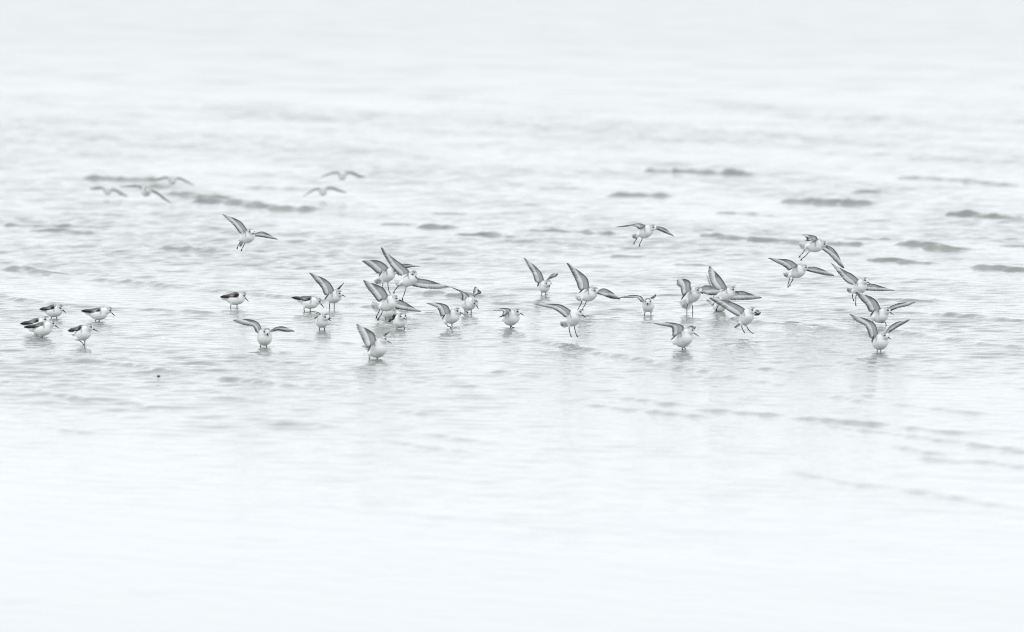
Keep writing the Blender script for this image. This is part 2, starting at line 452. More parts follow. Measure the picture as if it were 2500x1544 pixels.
def body_mesh(R, C, H, hf, U, side, rs, legs):
    """one continuous skin: rump, belly, breast, neck, head and the feathered thighs, merged out of many overlapping balls"""
    parts = []
    axis = norm(C - R)
    for t in np.linspace(-.62, 1.0, 20):
        r = float(np.interp(t, [-.62, -.3, 0, .3, .65, 1.0], [.0062, .0105, .0172, .0262, .0318, .0306])) * rs
        sag = -U * .004 * math.sin(math.pi * max(0, min(1, t)))
        parts.append(ball(R + (C - R) * t + sag, r))
    base = C + U * .010 * rs + axis * .004
    for t in np.linspace(0, 1, 8):
        r = float(np.interp(t, [0, .45, 1], [.0285 * rs, .0215, .0172]))
        parts.append(ball(base + (H - base) * t, r))
    hu = norm(U - hf * np.dot(U, hf))
    hs = np.cross(hf, hu)
    parts.append(ball(H, (.0185, .0168, .0172), (hf, hs, hu)))
    for t, r in ((.0080, .0122), (.0125, .0082)):
        parts.append(ball(H + hf * t - hu * (.0015 + .1 * t), r))
    for hip, knee in legs:                                       # feathered thighs
        d = knee - hip
        L = max(np.linalg.norm(d), 1e-4)
        for t, r in ((-.35, .010), (0, .0075), (.28, .0048)):
            parts.append(ball(hip + d / L * .022 * t, r))
    V, Fc = join(parts)
    me = bpy.data.meshes.new('body_raw'); me.from_pydata([tuple(v) for v in V], [], Fc); me.update()
    o = bpy.data.objects.new('body_raw', me); COL.objects.link(o)
    md = o.modifiers.new('r', 'REMESH'); md.mode = 'VOXEL'; md.voxel_size = .0025
    sm = o.modifiers.new('s', 'SMOOTH'); sm.factor = .5; sm.iterations = 6
    dg = bpy.context.evaluated_depsgraph_get()
    out = bpy.data.meshes.new_from_object(o.evaluated_get(dg))
    bpy.data.objects.remove(o); bpy.data.meshes.remove(me)
    n = len(out.vertices)
    P = np.zeros(n * 3, np.float32); out.vertices.foreach_get('co', P); P = P.reshape(-1, 3).astype(float)
    # plumage colours by place on the bird
    col = np.tile(WHITE, (n, 1))
    def blend(mask, c):
        k = np.clip(mask, 0, 1)[:, None]
        col[:] = col * (1 - k) + np.asarray(c) * k
    s = (P - R) @ axis / max(np.linalg.norm(C - R), 1e-4)
    hgt = (P - R) @ U - np.clip(s, 0, 1) * np.dot(C - R, U)
    latr = np.abs((P - C) @ side)
    wob = .35 * np.sin(P @ np.array([410, 260, 330.])) + .3 * np.sin(P @ np.array([-700, 520, 610.]))
    blend((hgt / (.02 * rs) - .62 + .2 * wob) * 3.0 * (s < 1.15), GREY)                    # mantle and back
    hl = P - H
    hx, hy, hz = hl @ hf, np.abs(hl @ hs), hl @ hu
    near = np.clip((.027 - np.linalg.norm(hl, axis=1)) / .005, 0, 1)
    blend(near, WHITE)
    blend(near * np.clip((hz - .0045 + .0012 * wob) / .004, 0, 1) * np.clip((.012 - hx) / .006, 0, 1), (.29, .29, .29, .5))    # crown
    blend(near * np.clip((-hx - .006) / .006, 0, 1) * np.clip((hz + .006) / .006, 0, 1), (.46, .46, .46, .35))                # nape
    e = np.sqrt(((hx - .0070) / 1.5) ** 2 + (hz - .0018) ** 2)
    blend(near * np.clip((.0046 - e) / .0016, 0, 1) * (hy > .006), (.05, .05, .05, 0))                                  # dark round the eye
    blend(near * np.clip((.006 - np.sqrt(((hx + .003) / 1.7) ** 2 + (hz + .0005) ** 2)) / .004, 0, .45) * (hy > .008), (.26, .26, .25, .2))
    b0 = C + U * .010 * rs                                                                                           # grey hind neck
    tn = np.clip((P - b0) @ (H - b0) / max((H - b0) @ (H - b0), 1e-6), 0, 1)
    off = P - b0 - tn[:, None] * (H - b0)
    blend(np.clip((off @ norm(U * .75 - axis * .65) - .009 + .003 * wob) / .006, 0, 1) * (tn > .02), (.47, .465, .46, .45))
    pn = C + (H - C) * .42 - axis * .008                                                                             # smudge on the side of the neck
    dn = P - pn
    m = np.sqrt(((dn @ axis) / .55) ** 2 + ((dn @ U) / 1.3) ** 2)
    blend(np.clip((.011 - m + .002 * wob) / .006, 0, .6) * (np.abs(dn @ side) > .012), (.36, .35, .34, .5))
    a = out.color_attributes.new('Col', 'FLOAT_COLOR', 'POINT')
    a.data.foreach_set('color', col.astype(np.float32).ravel())
    out.polygons.foreach_set('use_smooth', [True] * len(out.polygons))
    return out, hs, hu

def blade(base, tip, wdir, ndir, w, cols_fn, bow=0.0, th=.00035, rows=7, arch=0.0):
    """one feather: a vane with a rounded tip, bent along its shaft"""
    V, Cc = [], []
    ss = np.array([0, .22, .45, .68, .86, .95, 1.0])[:rows]
    wp = np.interp(ss, [0, .25, .7, .86, .95, 1], [.6, 1, 1.05, 1.02, .88, .5])
    for s, ww in zip(ss, wp):
        c = base + (tip - base) * s + (wdir * bow + ndir * arch) * math.sin(math.pi * s)
        for k in (-1, 0, 1):
            V.append(c + wdir * (k * .5 * w * ww) + ndir * (th if k == 0 else -th))      # the vane is roofed along its shaft
            Cc.append(cols_fn(s, k))
    Fc = []
    for r in range(rows - 1):
        for k in range(2):
            a = r * 3 + k
            Fc.append((a, a + 1, a + 4, a + 3))
    return V, Fc, Cc

def blades_mesh(bl):
    V, Fc, Cc = [], [], []
    for v, f, c in bl:
        o = len(V)
        V += list(v); Cc += list(c)
        Fc += [tuple(i + o for i in q) for q in f]
    return mesh_from(V, Fc, Cc, smooth=True)

ARM, HAND = .056, .122

def spread_wing(root, B, w, sgn, R, C, U, side):
    """an open wing: lead = picture positions along the leading edge, trail = back along the trailing edge, ends at the body"""
    px, Y0 = B['px'], B['Y']
    out = side * sgn                                             # from the body out towards this wing
    ysg = 1.0 if out[1] > 0 else -1.0
    lead, trail = w['lead'], w['trail']
    sh_y = C[1] + out[1] * .026
    L = [px(p, sh_y) for p in lead]
    def dz(a, b, full):
        return math.sqrt(max(0.0, full ** 2 - (a[0] - b[0]) ** 2 - (a[2] - b[2]) ** 2))
    k1 = w.get('flat', 1.0)
    y = [sh_y]
    y.append(sh_y + ysg * k1 * min(dz(L[0], L[1], ARM), .050) * w.get('s1', 1))
    yt = y[1] + ysg * k1 * min(dz(L[1], L[-1], HAND), .105) * w.get('s2', 1)
    l2 = [0.0]
    for i in range(1, len(L) - 1):
        l2.append(l2[-1] + np.linalg.norm(L[i + 1] - L[i]))
    for i in range(2, len(L)):
        y.append(y[1] + (yt - y[1]) * l2[i - 1] / max(l2[-1], 1e-6))
    L = [px(p, yy) for p, yy in zip(lead, y)]
    back = -norm(C - R)
    # trailing edge, given from tip side to body
    T = [L[-1]]
    nT = len(trail)
    for i, p in enumerate(trail):
        f = 1 - (i + 1) / nT                                     # span fraction left of this point
        yl = np.interp(f, [0, .33, 1], [y[0], y[1], yt])
        q = px(p, yl)
        ref = L[0] + (L[1] - L[0]) * min(1, f / .33) if f < .33 else L[1] + (L[-1] - L[1]) * (f - .33) / .67
        chord = .054 * (1 - .55 * f)
        T.append(px(p, yl + (1 if back[1] > 0 else -1) * min(dz(q, ref, chord), .030) * k1))
    inner = T[-1] * .72 + (R + (C - R) * .5 + U * .012) * .28     # tuck the inner end into the flank
    Lc = curve([L[0] * .62 + (C + U * .012) * .38] + L, 61)
    Tc = curve([inner] + T[::-1], 61)
    def lead_at(u): return np.array([np.interp(u, np.linspace(0, 1, 61), Lc[:, k]) for k in range(3)])
    def trail_at(u): return np.array([np.interp(u, np.linspace(0, 1, 61), Tc[:, k]) for k in range(3)])
    def frame(u):
        ch = norm(trail_at(u) - lead_at(u)); sp = norm(lead_at(min(1, u + .04)) - lead_at(max(0, u - .04)))
        n = np.cross(sp, ch)
        n = -n if sgn > 0 else n                                  # sgn +1 = the bird's right wing
        return sp, ch, norm(n)
    uw = .40
    # coverts
    nu_, nv_ = 22, 9
    Vt, Vb, Ct, Cb = [], [], [], []
    for i in range(nu_ + 1):
        u = i / nu_ * .74
        vm = float(np.interp(u, [0, .12, .4, .55, .66, .74], [.78, .54, .50, .40, .26, .10]))
        a, b = lead_at(u), trail_at(u)
        sp, ch, n = frame(u)
        cl = np.linalg.norm(b - a)
        for j in range(nv_ + 1):
            s = j / nv_
            v = s * vm
            p = a + (b - a) * v + n * (.11 * cl * math.sin(math.pi * min(1, .12 + .8 * v)) * (1 - u * .8))
            th = .0024 * (1 - u * .7) * (math.sin(math.pi * (.18 + .70 * s)) if s < .9 else .3)
            jig = .5 + .5 * math.sin(17 * u * nu_ / 3 + 5 * j)
            Vt.append(p + n * th); Vb.append(p - n * th)
            top = mixc((.30, .29, .28, .5), (.42, .41, .40, .5), jig)
            if s < .25: top = np.array([.10, .095, .09, .2])
            if s > .92: top = np.array([.82, .82, .82, 0])
            if u > .42 and s < .8: top = mixc(top, (.06, .058, .055, .1), (u - .42) / .1)
            bot = np.array([.84, .845, .86, .04])
            if s < .05: bot = mixc((.04, .04, .04, 0), (.40, .40, .41, 0), 1 - min(1, max(0, (u - .05) / .2)))
            elif s < .17: bot = mixc((.22, .22, .23, .15), (.74, .74, .75, .1), 1 - min(1, u / .42))
            elif s < .28: bot = np.array([.62, .62, .63, .1])
            elif u > .5 and s < .5: bot = np.array([.62, .62, .63, .1])
            Ct.append(top); Cb.append(bot)
    nn = len(Vt)
    Fc = []
    W_ = nv_ + 1
    for i in range(nu_):
        for j in range(nv_):
            a = i * W_ + j
            Fc.append((a, a + W_, a + W_ + 1, a + 1)); Fc.append((nn + a, nn + a + 1, nn + a + W_ + 1, nn + a + W_))
        a, c = i * W_, i * W_ + nv_
        Fc.append((a, nn + a, nn + a + W_, a + W_)); Fc.append((c, c + W_, nn + c + W_, nn + c))
    for j in range(nv_):
        a, c = j, nu_ * W_ + j
        Fc.append((a, a + 1, nn + a + 1, nn + a)); Fc.append((c, nn + c, nn + c + 1, c + 1))
    wing = obj('wing', mesh_from(Vt + Vb, Fc, Ct + Cb), root, M_WING)
    # flight feathers
    bl = []
    nS, nP = 12, 10
    uM = .46
    for i in range(nS + nP):
        prim = i >= nS
        if not prim:
            ut = .035 + (uM - .035) * i / (nS - 1)
            ub = ut * (uw / uM)
            vb = .36
        else:
            f = (i - nS + 1) / nP
            ut = uM + (1 - uM) * f ** .92
            ub = uw + .33 * f
            vb = .36 - .30 * f
        tip, la, tb = trail_at(ut), lead_at(ub), trail_at(ub)
        base = la + (tb - la) * vb
        sp, ch, n = frame(min(.97, ut))
        base = base + frame(ub)[2] * (.115 * np.linalg.norm(tb - la) * (1 - .8 * ub))
        fd = norm(tip - base)
        ln = np.linalg.norm(tip - base)
        tip = tip + fd * (.0006 + .0006 * ((i * 7) % 3))
        wd = norm(np.cross(n, fd))
        if np.dot(wd, sp) < 0: wd = -wd
        width = (.0108 if not prim else .0112 - .0036 * (i - nS) / nP)
        dk = .5 + .5 * (i / (nS + nP - 1.0))
        def cf(s, k, dk=dk, prim=prim, i=i):
            white = np.array([.90, .90, .91, 0]); grey = np.array([.24, .235, .23, 0]); black = np.array([.018, .018, .017, 0])
            s0 = .60 if not prim else .50
            c = mixc(white, grey, (s - s0) / .20 * (1.2 if k > 0 else .7))
            c = mixc(c, black, (s - .73) / .16 * (.60 + .45 * dk))
            if k < 0 and s > .35: c = mixc(c, (.78, .78, .78, 0), .50)      # pale inner web
            if k > 0 and prim: c = mixc(c, black, .22 + .30 * (s > .6))
            return c
        bl.append(blade(base, tip, wd, n, width, cf, bow=-.0012 if prim else 0.0, th=.00035, arch=.05 * np.linalg.norm(tb - la) * (1 - .8 * ub)))
        off = n * (.00035 * (i % 3) - .0004)
        bl[-1] = ([v + off for v in bl[-1][0]], bl[-1][1], bl[-1][2])
    if 'tt' in w:                                                 # dark tertials that stick out behind the body
        tip = px(w['tt'], T[-1][1])
        b0 = L[0] * .45 + T[-1] * .55
        b0 = tip + (b0 - tip) * .95
        sp, ch, n = frame(.05)
        fd = norm(tip - b0); wd = norm(np.cross(n, fd))
        for q in range(3):
            o_ = wd * (.0032 * (q - 1))
            def cf2(s, k): return mixc((.16, .155, .15, 0), (.30, .29, .28, 0), .5 + .5 * k)
            bl.append(blade(b0 + o_ * .5 - n * .0008 * q, tip + o_ * .6 - fd * .007 * abs(q - 1), wd, n, .0062, cf2))
    f = obj('flight_feathers', blades_mesh(bl), wing, M_QUILL)
    return wing

def folded_wing(root, bend, tip, U, lat):
    """a closed wing lying along the body: mottled coverts, dark bend, long black quills with white edges"""
    ax = tip - bend
    Ln = np.linalg.norm(ax); ax = ax / Ln
    V = norm(U - ax * np.dot(U, ax)); N = norm(np.cross(ax, V)); N = N if np.dot(N, lat) > 0 else -N
    st, seg = 18, 14
    verts, cols, faces = [], [], []
    for i in range(st):
        t = i / (st - 1)
        tt = -.10 + .86 * t
        hh = float(np.interp(t, [0, .06, .18, .4, .7, 1], [.002, .0095, .0165, .0150, .0085, .0022]))
        th = float(np.interp(t, [0, .06, .2, .5, 1], [.002, .0065, .0085, .0065, .0020]))
        c = bend + ax * (Ln * tt) + V * (.004 - .002 * t)
        for k in range(seg):
            w = 2 * math.pi * k / seg
            cv, sn = math.cos(w), math.sin(w)
            lean = -N * (.010 * max(0, cv) ** 1.5)                 # the upper edge leans in over the back
            verts.append(c + V * hh * cv + N * th * sn + lean)
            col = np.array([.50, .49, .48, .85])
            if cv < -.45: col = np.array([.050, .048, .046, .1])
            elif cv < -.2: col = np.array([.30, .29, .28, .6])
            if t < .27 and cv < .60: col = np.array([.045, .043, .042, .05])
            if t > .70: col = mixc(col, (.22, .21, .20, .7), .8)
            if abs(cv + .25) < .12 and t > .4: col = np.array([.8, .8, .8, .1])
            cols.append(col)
    for i in range(st - 1):
        for k in range(seg):
            faces.append((i * seg + k, i * seg + (k + 1) % seg, (i + 1) * seg + (k + 1) % seg, (i + 1) * seg + k))
    faces.append(tuple(range(seg))[::-1]); faces.append(tuple((st - 1) * seg + k for k in range(seg)))
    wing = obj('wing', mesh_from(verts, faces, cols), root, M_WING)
    bl = []
    for q in range(7):
        v0 = .0075 - .0028 * q
        b = bend + ax * (Ln * (.34 + .03 * q)) + V * v0 + N * (.006 - .0006 * q)
        e = tip - ax * (Ln * (.06 * abs(q - 3))) + V * (.0065 - .0022 * q)
        dark = q in (2, 3, 4, 5)
        def cf(s, k, dark=dark):
            c = np.array([.034, .033, .032, 0]) if dark else np.array([.24, .235, .23, .4])
            if k < 0 and not dark: c = np.array([.72, .72, .72, 0])
            if k > 0 and dark and s < .75: c = np.array([.45, .45, .45, 0])
            return c
        bl.append(blade(b, e, V, N, .0062, cf, th=.0004))
    obj('flight_feathers', blades_mesh(bl), wing, M_QUILL)
    return wing

def tail_fan(root, R, tipc, U, side, spread, length, closed):
    d = norm(tipc - R)
    if spread > .25:                                              # braking birds twist and spread the tail
        side = side * .5 + np.cross((0, 1, 0), d) * .85 * (1 if side @ np.cross((0, 1, 0), d) >= 0 else -1)
    sd = norm(side - d * np.dot(side, d)); n = norm(np.cross(sd, d))
    n = n if np.dot(n, U) > 0 else -n
    bl = []
    for i in range(12):
        f = (i - 5.5) / 5.5
        a = f * spread
        dd = d * math.cos(a) + sd * math.sin(a)
        ln = length * (1 - .07 * f * f)
        dark = abs(f) < .3
        def cf(s, k, dark=dark):
            c = mixc((.85, .85, .85, 0), (.34, .33, .32, 0) if dark else (.74, .74, .74, 0), (s - .45) / .4)
            return c
        b = R - d * .012 + dd * .006 + n * (.0006 * (1 - abs(f)) + .00025 * (i % 2))
        bl.append(blade(b, R - d * .012 + dd * ln, norm(np.cross(n, dd)), n, .0075 if not closed else .006, cf))
    # soft under tail coverts
    for i in range(5):
        f = (i - 2) / 2.0
        dd = d * math.cos(f * spread * .6) + sd * math.sin(f * spread * .6)
        bl.append(blade(R - n * .006, R + dd * length * .55 - n * .004, norm(np.cross(n, dd)), n, .010, lambda s, k: WHITE))
    return obj('tail', blades_mesh(bl), root, M_QUILL)

GROUP = 'small shorebirds of one flock over the shallow water'

def make_bird(o, wl, R, C, H, Bt, legs, label, R_=None, wings=None, fold=None, tail=None, spread=.10, rs=1.03, dsign=-1, body_up=None):
    """o = picture corner the other positions (tenths of a pixel) count from, wl = picture row where the water below the bird lies"""
    Y = water_depth(wl)
    P = lambda p: (o[0] + p[0] / 10.0, o[1] + p[1] / 10.0)
    def px(p, y):
        q = P(p)
        return at(q[0], q[1], y)
    LB = .058
    c = px(C, Y)
    r = px(R, Y)
    l = math.hypot(c[0] - r[0], c[2] - r[2])
    dd = math.sqrt(max(0, LB ** 2 - l * l)) * (-dsign)
    r = px(R, Y + dd)                                             # the rump lies farther off when the bird comes towards us
    axis = norm(c - r)
    U = norm(UP - axis * np.dot(UP, axis)) if abs(axis[2]) < .97 else norm(np.array([0, 1, .2]))
    side = norm(np.cross(axis, U))                                # the bird's right
    h = px(H, Y + .030 * axis[1] * abs(axis[1]) - .004)              # the head is carried ahead of the breast
    bt = px(Bt, h[1])
    LBILL = .0425
    l = math.hypot(bt[0] - h[0], bt[2] - h[2])
    bt = px(Bt, h[1] + dsign * math.sqrt(max(0, LBILL ** 2 - l * l)))
    hf = norm(bt - h)
    hf = norm(hf + .10 * UP) if hf[2] < .3 else hf                # the face points a little higher than the bill
    root = bpy.data.objects.new('sanderling', None)
    COL.objects.link(root)
    flying = len(legs) and max(P(p)[1] for lg in legs for p in lg) < wl - 6
    foot = on_water(P(C)[0], wl)
    root.location = Vector(((c[0] + r[0]) / 2, Y, foot[2] if not flying else (c[2] + r[2]) / 2 - .03))
    root.empty_display_size = .03
    root['label'] = label; root['category'] = 'bird'; root['group'] = GROUP
    # legs
    leg3 = []
    for i, lg in enumerate(legs):
        s = side[1] * .012 * (1 if i == 0 else -1)
        pts = [px(p, (c[1] + r[1]) / 2 + s) for p in lg]
        leg3.append(pts)
    me, hs, hu = body_mesh(r, c, h, hf, U, side, rs, [(p[0], p[1]) for p in leg3])
    obj('body', me, root, M_BODY)
    # bill
    b0 = h + hf * .0135 - hu * .0028
    L = bt - b0
    pts = [b0 + L * t + hu * (.0005 * math.sin(math.pi * t)) for t in np.linspace(0, 1, 7)]
    obj('bill', mesh_from(*tube(pts, [.0034, .0030, .0026, .0023, .0020, .0017, .0009], 8)), root, M_BILL)
    for s in (1, -1):
        obj('eye', mesh_from(*ball(h + hf * .0080 + hu * .0022 + hs * s * .0134, .0033, nu=10, nv=6)), root, M_EYE)
    for pts in leg3:
        end = pts[-1]
        wet = (end[2] < .022) and not flying
        pts = list(pts)
        d0 = norm(pts[0] - pts[1])
        path = [pts[0] + d0 * .012] + pts
        if wet:
            path[-1] = path[-1].copy()
            low = end.copy(); low[2] = -.028
            path.append(low)
        rad = [.0026] + [.0021] * (len(path) - 2) + [.0017]
        cv = curve(path, 12)
        parts = [tube(cv, np.interp(np.linspace(0, 1, 12), np.linspace(0, 1, len(rad)), rad), 6)]
        for q in (pts[1:-1] if len(pts) > 2 else []):
            parts.append(ball(q, .0027, nu=6, nv=4))
        lo = obj('leg', mesh_from(*join(parts)), root, M_LEG)
        # foot: three toes
        fpos = path[-1]
        dn = norm(path[-1] - path[-2])
        fw = norm(axis * np.array([1, 1, 0]) + .001)
        hang = np.array([dn * .7 + fw * .6])[0] if not wet else fw
        toes = []
        sd_ = norm(np.cross(hang, UP))
        for a in ((-.55, 0, .55) if wet else (-.26, .02, .28)):
            td = norm(hang * math.cos(a) + sd_ * math.sin(a) + (dn * .35 if not wet else 0))
            toes.append(tube([fpos, fpos + td * .009, fpos + td * .017], [.0017, .0014, .0007], 5))
        obj('foot', mesh_from(*join(toes)), lo, M_LEG)
    # tail
    if tail is not None:
        l = px(tail, r[1])
        ln = .062
        q = math.sqrt(max(0, ln ** 2 - (l[0] - r[0]) ** 2 - (l[2] - r[2]) ** 2))
        tp = px(tail, r[1] + (q * .7 * (1 if axis[1] < 0 else -1)))
        ln = max(.045, min(.075, np.linalg.norm(tp - r) + .012))
    else:
        tp = r - axis * .05 + U * .006
        ln = .060
    tail_fan(root, r, tp, U, side, spread, ln, spread < .2)
    B = {'px': px, 'Y': Y}
    sides_done = set()
    for w in (wings or []):
        spread_wing(root, B, w, 1 if w['side'] == 'R' else -1, r, c, U, side)
        sides_done.add(w['side'])
    if fold is not None:
        near = side if side[1] < 0 else -side
        bend = px(fold[0], c[1] + near[1] * .030 * rs + (r[1] - c[1]) * .25)
        tip = px(fold[1], r[1] + near[1] * .010)
        mid = (c + r) / 2
        for sgn in (1, -1):
            nm = 'R' if (near * sgn) @ side > 0 else 'L'
            if nm in sides_done: continue
            if sgn > 0: b3, t3 = bend, tip
            else:
                b3 = bend - 2 * np.dot(bend - c, near) * near
                t3 = tip - 2 * np.dot(tip - r, near) * near
            folded_wing(root, b3, t3, U, near * sgn)
    return root

A = (40, 725); Bq = (500, 500); Cq = (500, 700); Eq = (700, 660); F1 = (865, 595); F2 = (865, 680); F3 = (850, 770)
G = (1040, 690); H1 = (1275, 620); H2 = (1300, 700); I1 = (1500, 530); J1 = (1510, 700); J2 = (1640, 640); J3 = (1640, 710)
K1 = (1870, 560); K2 = (2010, 640); K3 = (2050, 720); L1 = (220, 410); L2 = (735, 400)
def W(side, lead, trail, **k): return dict(side=side, lead=lead, trail=trail, **k)

